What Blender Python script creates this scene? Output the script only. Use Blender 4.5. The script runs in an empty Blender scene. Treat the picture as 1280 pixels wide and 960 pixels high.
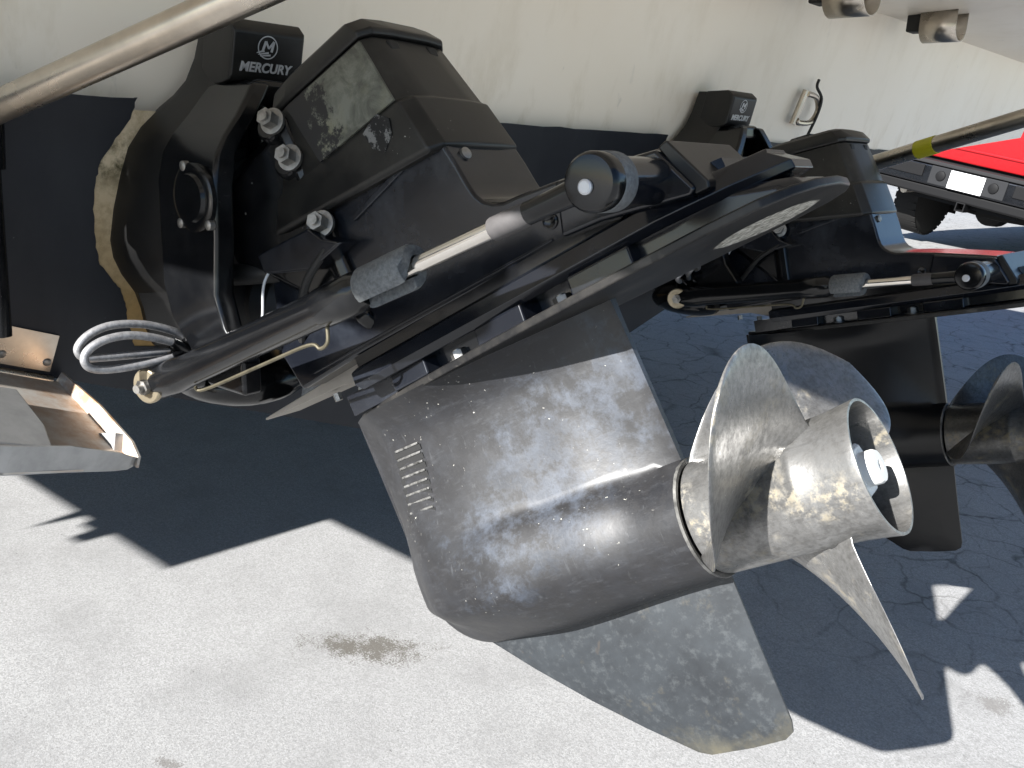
import bpy, bmesh, math, random
from math import sin, cos, pi, radians, sqrt, atan, atan2
from mathutils import Matrix, Vector, Euler
from mathutils.geometry import tessellate_polygon
random.seed(7)
S = bpy.context.scene
COL = S.collection

# ------------------------------------------------------------------ camera, sky, sun, exposure
# Boat coordinates: x aft, y to starboard, z up (boat sits 3.7 degrees bow down on its trailer).
G = Matrix.Rotation(radians(-3.7), 4, 'Y')          # boat -> world
CAM_F, CAM_P, CAM_R, CAM_Y = 1100.0, radians(15), radians(2.4), radians(43)
_F = Vector((-sin(CAM_Y) * cos(CAM_P), cos(CAM_Y) * cos(CAM_P), -sin(CAM_P)))
_R = Vector((cos(CAM_Y), sin(CAM_Y), 0)); _U = _R.cross(_F)
_R2 = cos(CAM_R) * _R + sin(CAM_R) * _U; _U2 = -sin(CAM_R) * _R + cos(CAM_R) * _U
cam = bpy.data.objects.new('camera', bpy.data.cameras.new('camera')); COL.objects.link(cam)
cm = Matrix((_R2, _U2, -_F)).transposed().to_4x4(); cm.translation = (0, 0, 0.95)
cam.matrix_world = G @ cm
cam.data.sensor_width = 36.0; cam.data.lens = CAM_F / 1280 * 36; cam.data.clip_start = 0.02; cam.data.clip_end = 3000
S.camera = cam
S.cycles.max_bounces = 6; S.cycles.diffuse_bounces = 3; S.cycles.glossy_bounces = 3; S.cycles.transmission_bounces = 2; S.cycles.caustics_reflective = False; S.cycles.caustics_refractive = False

world = bpy.data.worlds.new('World'); S.world = world; world.use_nodes = True
wn = world.node_tree.nodes; wl = world.node_tree.links
sky = wn.new('ShaderNodeTexSky'); sky.sky_type = 'NISHITA'; sky.sun_disc = False
SUN_D = Vector((-0.014, 0.8728, -0.4881)).normalized()   # direction the light travels
sky.sun_elevation = math.asin(-SUN_D.z); sky.sun_rotation = atan2(-SUN_D.x, -SUN_D.y)
sky.air_density = 1.0; sky.dust_density = 0.3; sky.ozone_density = 3.0
bg = wn['Background']; wl.new(sky.outputs[0], bg.inputs[0]); bg.inputs[1].default_value = 0.055
sun = bpy.data.objects.new('sun', bpy.data.lights.new('sun', 'SUN')); COL.objects.link(sun)
sun.data.energy = 5.0; sun.data.angle = radians(0.53); sun.data.color = (1.0, 0.98, 0.95)
sun.rotation_euler = SUN_D.to_track_quat('-Z', 'Y').to_euler(); sun.location = (0, -4, 5)
S.view_settings.view_transform = 'Standard'; S.view_settings.look = 'None'
S.view_settings.gamma = 1.0; S.view_settings.exposure = 1.78
try: S.view_settings.use_curve_mapping = False
except Exception: pass

# ------------------------------------------------------------------ helpers
def tag(o, label=None, cat=None, group=None, kind=None):
    if label: o['label'] = label
    if cat: o['category'] = cat
    if group: o['group'] = group
    if kind: o['kind'] = kind
    return o
def empty(name, loc):
    o = bpy.data.objects.new(name, None); COL.objects.link(o); o.location = loc
    o.empty_display_size = 0.05
    return o
def frame(al, be, org):
    a, b = radians(al), radians(be)
    m = Matrix.Rotation(b, 4, 'Z') @ Matrix.Rotation(-a, 4, 'Y'); m.translation = org
    return m
WM = {}                                             # world (boat) matrix of everything built
def build(name, geo, mat, parent=None, M=None, bevel=0.0, smooth=True, ang=35, seg=2, subsurf=0):
    """geo = (verts, faces) or a bmesh; M = matrix in boat coordinates"""
    me = bpy.data.meshes.new(name)
    if isinstance(geo, tuple): me.from_pydata([tuple(v) for v in geo[0]], [], geo[1])
    else: geo.to_mesh(me); geo.free()
    bm = bmesh.new(); bm.from_mesh(me); bmesh.ops.recalc_face_normals(bm, faces=bm.faces); bm.to_mesh(me); bm.free()
    if mat: me.materials.append(mat)
    o = bpy.data.objects.new(name, me); COL.objects.link(o)
    M = M if M is not None else Matrix.Identity(4)
    WM[o] = M
    if parent:
        o.parent = parent
        pm = WM.get(parent) or Matrix.Translation(parent.location)
        o.matrix_local = pm.inverted() @ M
    else: o.matrix_local = M
    if smooth:
        me.shade_smooth(); me.set_sharp_from_angle(angle=radians(ang))
    if bevel > 0:
        md = o.modifiers.new('bevel', 'BEVEL'); md.width = bevel; md.segments = seg; md.limit_method = 'ANGLE'
        md.angle_limit = radians(32); md.harden_normals = smooth
    if subsurf:
        md = o.modifiers.new('sub', 'SUBSURF'); md.levels = md.render_levels = subsurf
    return o
def geo_join(*gs):
    V, F = [], []
    for v, f in gs:
        n = len(V); V += [tuple(p) for p in v]; F += [tuple(i + n for i in q) for q in f]
    return V, F
def g_box(x0, x1, y0, y1, z0, z1):
    v = [(x, y, z) for x in (x0, x1) for y in (y0, y1) for z in (z0, z1)]
    return v, [(0, 1, 3, 2), (4, 6, 7, 5), (0, 4, 5, 1), (2, 3, 7, 6), (0, 2, 6, 4), (1, 5, 7, 3)]
def g_prism(poly, h0, h1, f0=None, f1=None, scale=1.0):
    """polygon in (u,w), extruded along v from h0 to h1"""
    n = len(poly)
    v = [(u, h0, w) for u, w in poly] + [(u, h1, w) for u, w in poly]
    f = [tuple(range(n)), tuple(range(2 * n - 1, n - 1, -1))]
    f += [(i, (i + 1) % n, n + (i + 1) % n, n + i) for i in range(n)]
    return v, f
def g_plan(poly, z0, z1):
    n = len(poly)
    v = [(u, t, z0) for u, t in poly] + [(u, t, z1) for u, t in poly]
    f = [tuple(range(n)), tuple(range(2 * n - 1, n - 1, -1))]
    f += [(i, (i + 1) % n, n + (i + 1) % n, n + i) for i in range(n)]
    return v, f
def g_loft(rings, cap=True, closed=True):
    n = len(rings[0]); V = [tuple(p) for r in rings for p in r]; F = []
    for k in range(len(rings) - 1):
        for i in range(n if closed else n - 1):
            j = (i + 1) % n
            F.append((k * n + i, k * n + j, (k + 1) * n + j, (k + 1) * n + i))
    if cap: F += [tuple(range(n)), tuple(range(len(V) - 1, len(V) - n - 1, -1))]
    return V, F
def basis(d):
    d = Vector(d).normalized(); a = Vector((0, 0, 1)) if abs(d.z) < .9 else Vector((1, 0, 0))
    p = d.cross(a).normalized(); return p, d.cross(p).normalized()
def g_lathe(A, d, prof, n=24, cap=True, closed_profile=False):
    """prof = [(distance along d, radius)]"""
    A = Vector(A); d = Vector(d).normalized(); p, q = basis(d); rings = []
    for t, r in prof:
        rings.append([A + d * t + (p * cos(2 * pi * i / n) + q * sin(2 * pi * i / n)) * max(r, 1e-4) for i in range(n)])
    if closed_profile: rings.append(rings[0])
    return g_loft(rings, cap and not closed_profile)
def g_cyl(A, B, r, n=20, r2=None):
    A, B = Vector(A), Vector(B); return g_lathe(A, B - A, [(0, r), ((B - A).length, r if r2 is None else r2)], n)
def g_hex(A, B, r):
    return g_cyl(A, B, r, 6)
def g_tube(path, r, n=10, rfun=None, sub=6):
    P = [Vector(p) for p in path]
    if sub > 1 and len(P) > 2:
        Q = []
        for i in range(len(P) - 1):
            p0, p1, p2, p3 = P[max(i - 1, 0)], P[i], P[i + 1], P[min(i + 2, len(P) - 1)]
            for k in range(sub):
                t = k / sub
                Q.append(0.5 * ((2 * p1) + (p2 - p0) * t + (2 * p0 - 5 * p1 + 4 * p2 - p3) * t * t + (3 * p1 - p0 - 3 * p2 + p3) * t ** 3))
        Q.append(P[-1]); P = Q
    rings = []; nrm = None
    for i, p in enumerate(P):
        t = (P[min(i + 1, len(P) - 1)] - P[max(i - 1, 0)]).normalized()
        if nrm is None: nrm, _ = basis(t)
        nrm = (nrm - t * nrm.dot(t)).normalized(); b = t.cross(nrm)
        rr = r if rfun is None else r * rfun(i / (len(P) - 1))
        rings.append([p + (nrm * cos(2 * pi * k / n) + b * sin(2 * pi * k / n)) * rr for k in range(n)])
    return g_loft(rings)
def smax(a, b, k):
    h = max(k - abs(a - b), 0) / k
    return max(a, b) + h * h * k * .25
def sstep(x): x = min(1, max(0, x)); return x * x * (3 - 2 * x)

# ------------------------------------------------------------------ materials
class NT:
    def __init__(s, name):
        s.m = bpy.data.materials.new(name); s.m.use_nodes = True
        s.n = s.m.node_tree.nodes; s.l = s.m.node_tree.links; s.b = s.n['Principled BSDF']
        s.tc = s.n.new('ShaderNodeTexCoord')
    def link(s, a, b): s.l.new(a, b)
    def noise(s, scale, detail=6, rough=.6, dist=0, co=None, stretch=None):
        t = s.n.new('ShaderNodeTexNoise'); t.inputs['Scale'].default_value = scale
        t.inputs['Detail'].default_value = detail; t.inputs['Roughness'].default_value = rough; t.inputs['Distortion'].default_value = dist
        co = co or s.tc.outputs['Object']
        if stretch:
            mp = s.n.new('ShaderNodeMapping'); mp.inputs['Scale'].default_value = stretch; s.link(co, mp.inputs[0]); co = mp.outputs[0]
        s.link(co, t.inputs['Vector']); return t.outputs['Fac']
    def voro(s, scale, feature='F1', out='Distance', co=None):
        t = s.n.new('ShaderNodeTexVoronoi'); t.feature = feature; t.inputs['Scale'].default_value = scale
        s.link(co or s.tc.outputs['Object'], t.inputs['Vector']); return t.outputs[out]
    def ramp(s, fac, stops, interp='LINEAR'):
        r = s.n.new('ShaderNodeValToRGB'); r.color_ramp.interpolation = interp; el = r.color_ramp.elements
        while len(el) < len(stops): el.new(.5)
        for e, (p, c) in zip(el, stops):
            e.position = p; e.color = (*c, 1) if isinstance(c, (tuple, list)) else (c, c, c, 1)
        s.link(fac, r.inputs[0]); return r.outputs[0]
    def mix(s, fac, a, b, mode='MIX'):
        m = s.n.new('ShaderNodeMix'); m.data_type = 'RGBA'; m.blend_type = mode
        for i, x in ((0, fac), (6, a), (7, b)):
            if hasattr(x, 'node'): s.link(x, m.inputs[i])
            elif i == 0: m.inputs[0].default_value = x
            else: m.inputs[i].default_value = (*x, 1) if isinstance(x, (tuple, list)) else (x, x, x, 1)
        return m.outputs[2]
    def math(s, op, a, b=0.0, c=None, clamp=False):
        m = s.n.new('ShaderNodeMath'); m.operation = op; m.use_clamp = clamp
        for i, x in enumerate((a, b) if c is None else (a, b, c)):
            if hasattr(x, 'node'): s.link(x, m.inputs[i])
            else: m.inputs[i].default_value = x
        return m.outputs[0]
    def xyz(s, which, co=None):
        t = s.n.new('ShaderNodeSeparateXYZ'); s.link(co or s.tc.outputs['Object'], t.inputs[0]); return t.outputs[which]
    def bump(s, h, strength=.2, dist=.002):
        b = s.n.new('ShaderNodeBump'); b.inputs['Strength'].default_value = strength; b.inputs['Distance'].default_value = dist
        s.link(h, b.inputs['Height']); s.link(b.outputs[0], s.b.inputs['Normal'])
    def set(s, **k):
        for n, v in k.items():
            i = s.b.inputs[{'col': 'Base Color', 'rough': 'Roughness', 'metal': 'Metallic', 'spec': 'Specular IOR Level', 'coat': 'Coat Weight', 'coatr': 'Coat Roughness'}[n]]
            if hasattr(v, 'node'): s.link(v, i)
            elif n == 'col': i.default_value = (*v, 1)
            else: i.default_value = v
        return s

def m_black(name='black_drive_paint', base=(.0035, .0038, .0045), dust_sheen=(.034, .034, .034), r0=.17, r1=.42, amt=.5, chips=True, spec=.42):
    t = NT(name)
    a = t.noise(5, 8, .65); b = t.noise(38, 6, .7); c = t.noise(170, 3, .6)
    f = t.math('MULTIPLY', t.ramp(a, [(.45, 0.0), (.78, 1.0)]), t.ramp(b, [(.35, .15), (.7, 1.0)]))
    f = t.math('MULTIPLY', f, amt, clamp=True)
    col = t.mix(f, base, dust_sheen)
    if chips:
        ch = t.math('MULTIPLY', t.ramp(c, [(.715, 0.0), (.735, 1.0)]), t.ramp(t.noise(9, 4), [(.55, 0.0), (.62, 1.0)]))
        col = t.mix(ch, col, (.33, .32, .30))
    t.set(col=col, rough=t.mix(f, r0, r1), spec=spec)
    t.bump(t.noise(60, 2, .5), .05, .002)
    return t.m
def m_zinc(name='zinc_anode'):
    t = NT(name); a = t.noise(260, 3, .7); b = t.noise(35, 4)
    col = t.mix(t.ramp(a, [(.35, 0.0), (.65, 1.0)]), (.06, .068, .08), (.145, .16, .175)); col = t.mix(t.math('MULTIPLY', b, .3), col, (.25, .24, .2))
    t.set(col=col, rough=.62, metal=.25); t.bump(a, .5, .001); return t.m
def m_metal(name, col, rough, var=.3, scale=30, metal=1.0):
    t = NT(name); a = t.noise(scale, 5, .65); c2 = tuple(x * (1 - var) for x in col)
    t.set(col=t.mix(t.ramp(a, [(.35, 0.0), (.68, 1.0)]), col, c2), rough=t.mix(a, max(.05, rough - .1), min(1, rough + .15)), metal=metal)
    return t.m
def m_plain(name, col, rough=.6, metal=0.0, var=.15, scale=12, spec=.5):
    t = NT(name); a = t.noise(scale, 5, .6); c2 = tuple(x * (1 - var) for x in col)
    t.set(col=t.mix(a, col, c2), rough=rough, metal=metal, spec=spec); return t.m

def m_gearcase():
    t = NT('worn_gearcase_paint')
    big = t.noise(9, 9, .70); mid = t.noise(34, 9, .74)
    streak = t.noise(1, 7, .7, 0, stretch=(40, 40, 150)); scr = t.noise(1, 4, .6, 0, stretch=(220, 220, 26))
    m1 = t.ramp(big, [(.40, 0.0), (.60, 1.0)])
    col = t.mix(m1, (.0105, .0104, .0115), (.017, .0168, .018))
    mpz = t.n.new('ShaderNodeMapping'); mpz.vector_type = 'TEXTURE'; mpz.inputs['Location'].default_value = (.285, 0, -.335); mpz.inputs['Rotation'].default_value = (0, radians(-35), 0); mpz.inputs['Scale'].default_value = (.17, 1, .085)
    t.link(t.tc.outputs['Object'], mpz.inputs[0]); zx, zz = t.xyz(0, mpz.outputs[0]), t.xyz(2, mpz.outputs[0])
    dz = t.math('ADD', t.math('SQRT', t.math('ADD', t.math('MULTIPLY', zx, zx), t.math('MULTIPLY', zz, zz))), t.math('MULTIPLY', t.math('SUBTRACT', t.noise(11, 8, .75), .5), 2.4))
    zone = t.ramp(dz, [(.62, 1.0), (.95, .10)])
    scuff_sheen = t.math('MULTIPLY', t.ramp(mid, [(.44, 0.0), (.60, 1.0)]), zone)  # pale blue sheen painted into the scuffed flank
    col = t.mix(t.math('MULTIPLY', scuff_sheen, .55), col, (.070, .084, .110))
    # crisp patches where the scuffed skin has peeled to black gloss
    peel = t.math('MULTIPLY', t.ramp(t.noise(17, 9, .70), [(.545, 0.0), (.560, 1.0)]), t.ramp(t.noise(5, 3, .5), [(.45, 0.0), (.55, 1.0)]))
    col = t.mix(t.math('MULTIPLY', peel, .38), col, (.008, .0083, .0098))
    col = t.mix(t.math('MULTIPLY', t.ramp(streak, [(.54, 0.0), (.66, 1.0)]), .16), col, (.08, .084, .092))
    col = t.mix(t.math('MULTIPLY', t.ramp(scr, [(.62, 0.0), (.70, 1.0)]), .2), col, (.10, .105, .11))
    spk = t.math('MULTIPLY', t.ramp(t.noise(260, 2, .5), [(.71, 0.0), (.74, 1.0)]), t.ramp(t.noise(14, 3), [(.5, 0.0), (.6, 1.0)]))
    col = t.mix(spk, col, (.36, .35, .31))
    rough = t.math('SUBTRACT', t.mix(t.ramp(mid, [(.35, 0.0), (.65, 1.0)]), .40, .50), t.math('MULTIPLY', peel, .06))
    t.set(col=col, rough=rough, spec=.45)
    t.bump(t.noise(34, 5, .62), .16, .0024)
    return t.m
def m_skeg():
    t = NT('bare_skeg_primer')
    a = t.noise(14, 9, .72); b = t.noise(110, 6, .72); z = t.xyz(2)
    col = t.mix(t.ramp(a, [(.36, 0.0), (.64, 1.0)]), (.0135, .0155, .018), (.026, .030, .034))
    col = t.mix(t.math('MULTIPLY', t.ramp(b, [(.52, 0.0), (.66, 1.0)]), .3), col, (.085, .092, .095))
    low = t.ramp(t.math('ADD', t.math('MULTIPLY', z, -1), t.math('MULTIPLY', t.noise(22, 8, .75), .12)), [(.690, 0.0), (.735, 1.0)])
    col = t.mix(t.math('MULTIPLY', low, .65), col, (.11, .097, .062))
    dk = t.ramp(t.noise(26, 3, .5, .8), [(.69, 0.0), (.71, 1.0)])
    col = t.mix(dk, col, (.035, .032, .030))
    tan_ = t.math('MULTIPLY', t.ramp(t.noise(19, 6, .7), [(.60, 0.0), (.70, 1.0)]), .5); col = t.mix(tan_, col, (.085, .075, .055))
    t.set(col=col, rough=.42, spec=.5); t.bump(t.noise(80, 2, .5), .10, .0015); return t.m
def m_prop(name='limescaled_stainless_prop', k=1.0, q=.5):
    t = NT(name)
    a = t.noise(20, 9, .72); b = t.noise(95, 7, .74); c = t.noise(10, 4, .55)
    f = t.math('MULTIPLY', t.ramp(a, [(.50, 0.0), (.58, 1.0)]), t.ramp(b, [(.46, 0.0), (.56, 1.0)]))
    f = t.math('MULTIPLY', f, t.ramp(c, [(.50, .05), (.60, 1.0)]))
    grime = t.math('ADD', t.math('MULTIPLY', t.ramp(t.noise(26, 8, .72), [(.40, 0.0), (.66, 1.0)]), .55), t.math('MULTIPLY', t.ramp(t.noise(180, 4, .7), [(.42, 0.0), (.62, 1.0)]), .45))
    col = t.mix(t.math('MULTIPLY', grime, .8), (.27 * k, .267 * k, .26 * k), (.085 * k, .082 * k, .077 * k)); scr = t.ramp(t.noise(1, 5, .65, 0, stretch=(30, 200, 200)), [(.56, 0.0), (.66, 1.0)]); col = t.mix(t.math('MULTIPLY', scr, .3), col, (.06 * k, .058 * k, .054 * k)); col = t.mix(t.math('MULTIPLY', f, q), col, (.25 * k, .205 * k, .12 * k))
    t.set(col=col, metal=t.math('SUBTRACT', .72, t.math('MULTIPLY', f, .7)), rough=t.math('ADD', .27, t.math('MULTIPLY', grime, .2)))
    t.bump(t.noise(120, 4, .65), .22, .0012); return t.m
def m_gelcoat():
    t = NT('cream_gelcoat')
    a = t.noise(2.2, 6, .6); b = t.noise(14, 6, .65, stretch=(1, 1, .35)); z = t.xyz(2)
    col = t.mix(t.ramp(a, [(.35, 0.0), (.7, 1.0)]), (.94, .865, .75), (.91, .82, .69))
    dirt = t.math('MULTIPLY', t.ramp(b, [(.52, 0.0), (.72, 1.0)]), t.ramp(t.math('SUBTRACT', z, .97), [(.0, 1.0), (.14, .25)]))
    col = t.mix(t.math('MULTIPLY', dirt, .6), col, (.52, .42, .26))
    sf = t.math('MULTIPLY', t.ramp(t.noise(1, 4, .6, 0, stretch=(30, 30, 11)), [(.66, 0.0), (.71, 1.0)]), t.ramp(t.noise(3, 3, .5), [(.45, 0.0), (.6, 1.0)])); col = t.mix(t.math('MULTIPLY', sf, .35), col, (.42, .40, .36))
    t.set(col=col, rough=.34, spec=.5); return t.m
def m_antifoul():
    t = NT('navy_antifouling_paint'); a = t.noise(4, 7, .6); b = t.noise(60, 4, .65); st = t.noise(1, 5, .6, stretch=(9, 9, 2.2))
    col = t.mix(t.ramp(a, [(.4, 0.0), (.7, 1.0)]), (.010, .0115, .0155), (.020, .022, .028))
    col = t.mix(t.math('MULTIPLY', t.ramp(st, [(.5, 0.0), (.7, 1.0)]), .5), col, (.032, .034, .038))
    ch = t.math('MULTIPLY', t.ramp(t.noise(110, 3, .6), [(.72, 0.0), (.74, 1.0)]), t.ramp(t.noise(5, 3), [(.58, 0.0), (.62, 1.0)]))
    col = t.mix(ch, col, (.35, .34, .31))
    t.set(col=col, rough=.55, spec=.35); t.bump(t.noise(60, 2, .5), .1, .001); return t.m
def m_bare():
    t = NT('bare_stained_fibreglass'); a = t.noise(14, 7, .7, .6); b = t.noise(70, 5, .7); z = t.xyz(2)
    col = t.mix(t.ramp(t.math('ADD', z, t.math('MULTIPLY', a, .12)), [(.80, 0.0), (1.02, 1.0)]), (.40, .25, .09), (.62, .52, .36))
    col = t.mix(t.math('MULTIPLY', t.ramp(b, [(.45, 0.0), (.66, 1.0)]), .45), col, (.20, .135, .05))
    g = t.math('MULTIPLY', t.ramp(z, [(.88, 0.0), (.91, 1.0), (.935, 1.0), (.96, 0.0)]), t.ramp(t.noise(40, 5, .7), [(.42, 0.0), (.62, 1.0)]))
    col = t.mix(g, col, (.07, .06, .022)); t.set(col=col, rough=.7); return t.m
def m_asphalt():
    t = NT('pale_worn_asphalt')
    o = t.tc.outputs['Object']
    big = t.noise(.9, 5, .6); mid = t.noise(7, 6, .65); fine = t.noise(300, 3, .8); agg = t.voro(360, 'F1', 'Color')
    ag = t.n.new('ShaderNodeSeparateColor'); t.link(agg, ag.inputs[0])
    col = t.mix(t.ramp(ag.outputs[0], [(.0, 0.0), (1.0, 1.0)]), (.235, .234, .232), (.35, .349, .346))
    col = t.mix(t.math('MULTIPLY', t.ramp(fine, [(.32, 1.0), (.45, 0.0)]), .55), col, (.10, .098, .095))
    col = t.mix(t.math('MULTIPLY', t.ramp(fine, [(.58, 0.0), (.72, 1.0)]), .55), col, (.55, .545, .53))
    col = t.mix(t.math('MULTIPLY', t.ramp(mid, [(.48, 0.0), (.72, 1.0)]), .5), col, (.19, .188, .185))
    col = t.mix(t.math('MULTIPLY', t.ramp(big, [(.4, 0.0), (.66, 1.0)]), .32), col, (.19, .19, .19))
    col = t.mix(t.math('MULTIPLY', t.ramp(t.noise(75, 3, .6), [(.70, 0.0), (.74, 1.0)]), .7), col, (.09, .088, .085))
    # hairline cracks
    w = t.n.new('ShaderNodeTexNoise'); w.inputs['Scale'].default_value = 9; w.inputs['Detail'].default_value = 5; t.link(o, w.inputs['Vector'])
    va = t.n.new('ShaderNodeVectorMath'); va.operation = 'MULTIPLY_ADD'; t.link(w.outputs['Color'], va.inputs[0]); va.inputs[1].default_value = (.12, .12, 0); t.link(o, va.inputs[2])
    cr = t.ramp(t.voro(4.6, 'DISTANCE_TO_EDGE', 'Distance', va.outputs[0]), [(.0, .9), (.010, .5), (.024, 0.0)])
    cr2 = t.ramp(t.voro(12, 'DISTANCE_TO_EDGE', 'Distance', va.outputs[0]), [(.0, 1.0), (.035, 0.0)])
    y = t.xyz(1); zone = t.ramp(t.math('ADD', y, t.math('MULTIPLY', big, .8)), [(.13, 0.0), (.22, 1.0)])
    zone = t.ramp(t.math('MULTIPLY', t.math('ADD', y, t.math('MULTIPLY', big, .8)), .1), [(.16, 0.0), (.24, 1.0)])
    crk = t.math('MULTIPLY', t.math('ADD', cr, t.math('MULTIPLY', cr2, .45), clamp=True), zone)
    crk = t.math('MULTIPLY', crk, t.ramp(mid, [(.35, .25), (.6, 1.0)]))
    col = t.mix(t.math('MULTIPLY', crk, .9), col, (.06, .058, .055))
    # oil stains
    def stain(cx, cy, ang, rx, ry, depth, colr):
        mp = t.n.new('ShaderNodeMapping'); mp.vector_type = 'TEXTURE'; mp.inputs['Location'].default_value = (cx, cy, 0); mp.inputs['Rotation'].default_value = (0, 0, ang); mp.inputs['Scale'].default_value = (rx, ry, 1)
        t.link(o, mp.inputs[0]); sx, sy = t.xyz(0, mp.outputs[0]), t.xyz(1, mp.outputs[0])
        d = t.math('SQRT', t.math('ADD', t.math('MULTIPLY', sx, sx), t.math('MULTIPLY', sy, sy)))
        d = t.math('ADD', d, t.math('MULTIPLY', t.math('SUBTRACT', t.noise(26, 7, .75), .5), 4.2))
        d = t.math('ADD', d, t.math('MULTIPLY', t.math('SUBTRACT', fine, .5), 3.2))
        return t.math('MULTIPLY', t.ramp(d, [(.45, 1.0), (1.2, 0.0)]), depth), colr
    for st in (STAIN):
        f, cc = stain(*st); col = t.mix(f, col, cc)
    t.set(col=col, rough=.85, spec=.25)
    t.bump(t.noise(420, 3, .8), .35, .003)
    return t.m
STAIN = [(-1.135, .862, radians(43), .105, .043, .80, (.075, .066, .052)), (-1.09, .466, .5, .02, .012, .6, (.11, .10, .09)), (-.30, 1.62, .9, .04, .03, .5, (.12, .11, .10))]

BLACK = m_black(); HOUS = m_black('satin_housing_paint', (.006, .007, .010), (.050, .058, .072), .16, .42, .85, True, .5)  # HOUS scuff colour is tinted blue to stand in for sky sheen
DUSTY = m_black('dusty_black_cover', (.007, .007, .0072), (.06, .057, .048), .34, .6, .55)
RUBBER = m_plain('black_rubber', (.012, .012, .012), .6, 0, .3); CASE = m_gearcase(); SKEG = m_skeg(); PROP = m_prop()
ZINC = m_zinc(); STEEL = m_metal('stainless_tube_steel', (.60, .54, .46), .27, .25, 18); BRIGHT = m_metal('polished_rod_steel', (.80, .76, .70), .16, .15, 40)
BOLT = m_metal('dull_bolt_metal', (.36, .35, .33), .5, .4, 90); BRASS = m_metal('yellow_plated_washer', (.46, .40, .29), .45, .35, 60)
BAREAL = m_metal('chipped_bare_aluminium', (.72, .71, .68), .45, .3, 120, .6)
GEL = m_gelcoat(); NAVY = m_antifoul(); BARE = m_bare(); LETTER = m_plain('silver_lettering', (.55, .56, .58), .4, .3)
SS = m_metal('trim_tab_sheet_steel', (.42, .42, .415), .5, .3, 22, .55)
HOSE = m_metal('braided_hose_steel', (.40, .40, .41), .48, .45, 220, .6)

# ------------------------------------------------------------------ ground
gm = bpy.data.meshes.new('ground')
gb = bmesh.new(); bmesh.ops.create_grid(gb, x_segments=8, y_segments=8, size=600); gb.to_mesh(gm); gb.free()
gm.materials.append(m_asphalt()); ground = bpy.data.objects.new('ground', gm); COL.objects.link(ground); ground['kind'] = 'structure'

# ------------------------------------------------------------------ boat
YK, ZK, DR = 1.097, 0.404, 0.36                          # keel and deadrise slope
def xt(z): return -1.0 + (z - 1.06) * .231               # raked transom plane
def tp(y, z, off=0.0): return Vector((xt(z) + off, y, z))
boat = empty('motor_boat', (-1.0, YK, 0.404))
tag(boat, 'white cruiser stern with navy antifouling below the waterline, filling the top of the photo', 'boat')
C1, ZC = 1.54, ZK + DR * 1.54
sec = [(YK, ZK), (YK + C1, ZC), (YK + C1, 1.34), (YK - C1, 1.34), (YK - C1, ZC)]
rings = []
for x, up in ((None, 0), (-1.9, .12), (-3.5, .35), (-7.5, .9)):
    if x is None: rings.append([tp(y, z) + Vector((-.05 if y < 0 else 0, 0, 0)) for y, z in sec])
    else: rings.append([Vector((x, y, z + (up if z > 1.2 else 0))) for y, z in sec])
build('hull', g_loft(rings), GEL, boat, smooth=False)
# starboard chine flat reaches the transom, unseen port one is shaped for its ground shadow
def flat(y0, z0, y1, z1, xs, ztop):
    rr = []
    for x in xs:
        rr.append([Vector(((xt(z) if x is None else x) - .004, y, z)) for y, z in ((y0, z0 + .002), (y1, z1), (y1 + (y1 - y0) * .04, ztop), (y0, ztop))])
    return g_loft(rr)
build('chine', flat(YK + C1 - .002, ZC, 3.86, 1.066, (None, -2, -7), 1.335), GEL, boat, smooth=False)
build('chine', flat(YK - C1 + .002, ZC, -1.02, 1.068, (-1.50, -2, -7), 1.45), GEL, boat, smooth=False)
# antifouling on the hull bottom (thin coat) and transom, with bare patches round the drives
bot = [Vector((x, y, z - .004)) for x in (-1.14, -7.4) for y, z in ((YK - C1 + .01, ZC), (YK, ZK), (YK + C1 - .01, ZC))]
SPC = 1.05; YD = 0.572
HALF = [(.456, .987), (.450, .965), (.434, .942), (.418, .918), (.413, .90), (.410, .870), (.411, .842), (.414, .82), (.419, .799), (.432, .780), (.443, .767), (.450, .748), (.452, .731), (.457, .712), (.462, .69), (.51, .684)]
def jag(y, z, k):
    random.seed(k); return (y + random.uniform(-.001, .001), z + random.uniform(-.001, .001))
def dens(pts, n=4):
    out = []
    for i in range(len(pts) - 1):
        for k in range(n):
            t = k / n; out.append((pts[i][0] * (1 - t) + pts[i + 1][0] * t, pts[i][1] * (1 - t) + pts[i + 1][1] * t))
    return out + [pts[-1]]
def cut(yd, flip=False):
    p = [(yd + (y - YD), z) for y, z in HALF]
    q = [(2 * yd - a, b) for a, b in reversed(p)]
    r = dens(p + q); return [jag(a, b, i + (900 if yd > 1 else 0)) for i, (a, b) in enumerate(r)]
ZW = .987
def hb(y): return ZK + DR * abs(y - YK) - .004
wl_ = lambda a, b, n: [jag(a + (b - a) * i / n, ZW + .0005 * sin(i * 1.7), 3000 + i + int(a * 77)) for i in range(n + 1)]
pieces = []
cA, cB = cut(YD), cut(YD + SPC)
outline = wl_(YK - C1 + .003, cA[0][0], 30) + cA + wl_(cA[-1][0], cB[0][0], 20) + cB + wl_(cB[-1][0], YK + C1 - .003, 24)
low = [(YK + C1 - .003, hb(YK + C1 - .003)), (YK, ZK - .004), (YK - C1 + .003, hb(YK - C1 + .003))]
poly = outline + low
def g_sheet(poly, off, th):
    n = len(poly)
    v = [tp(y, z, off - .006) for y, z in poly] + [tp(y, z, off + th) for y, z in poly]
    bm = bmesh.new(); vs = [bm.verts.new(p) for p in v]
    for tri in tessellate_polygon([[Vector((y, z, 0)) for y, z in poly]]): bm.faces.new([vs[n + k] for k in tri])
    for i in range(n): bm.faces.new((vs[i], vs[(i + 1) % n], vs[n + (i + 1) % n], vs[n + i]))
    return bm
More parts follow.
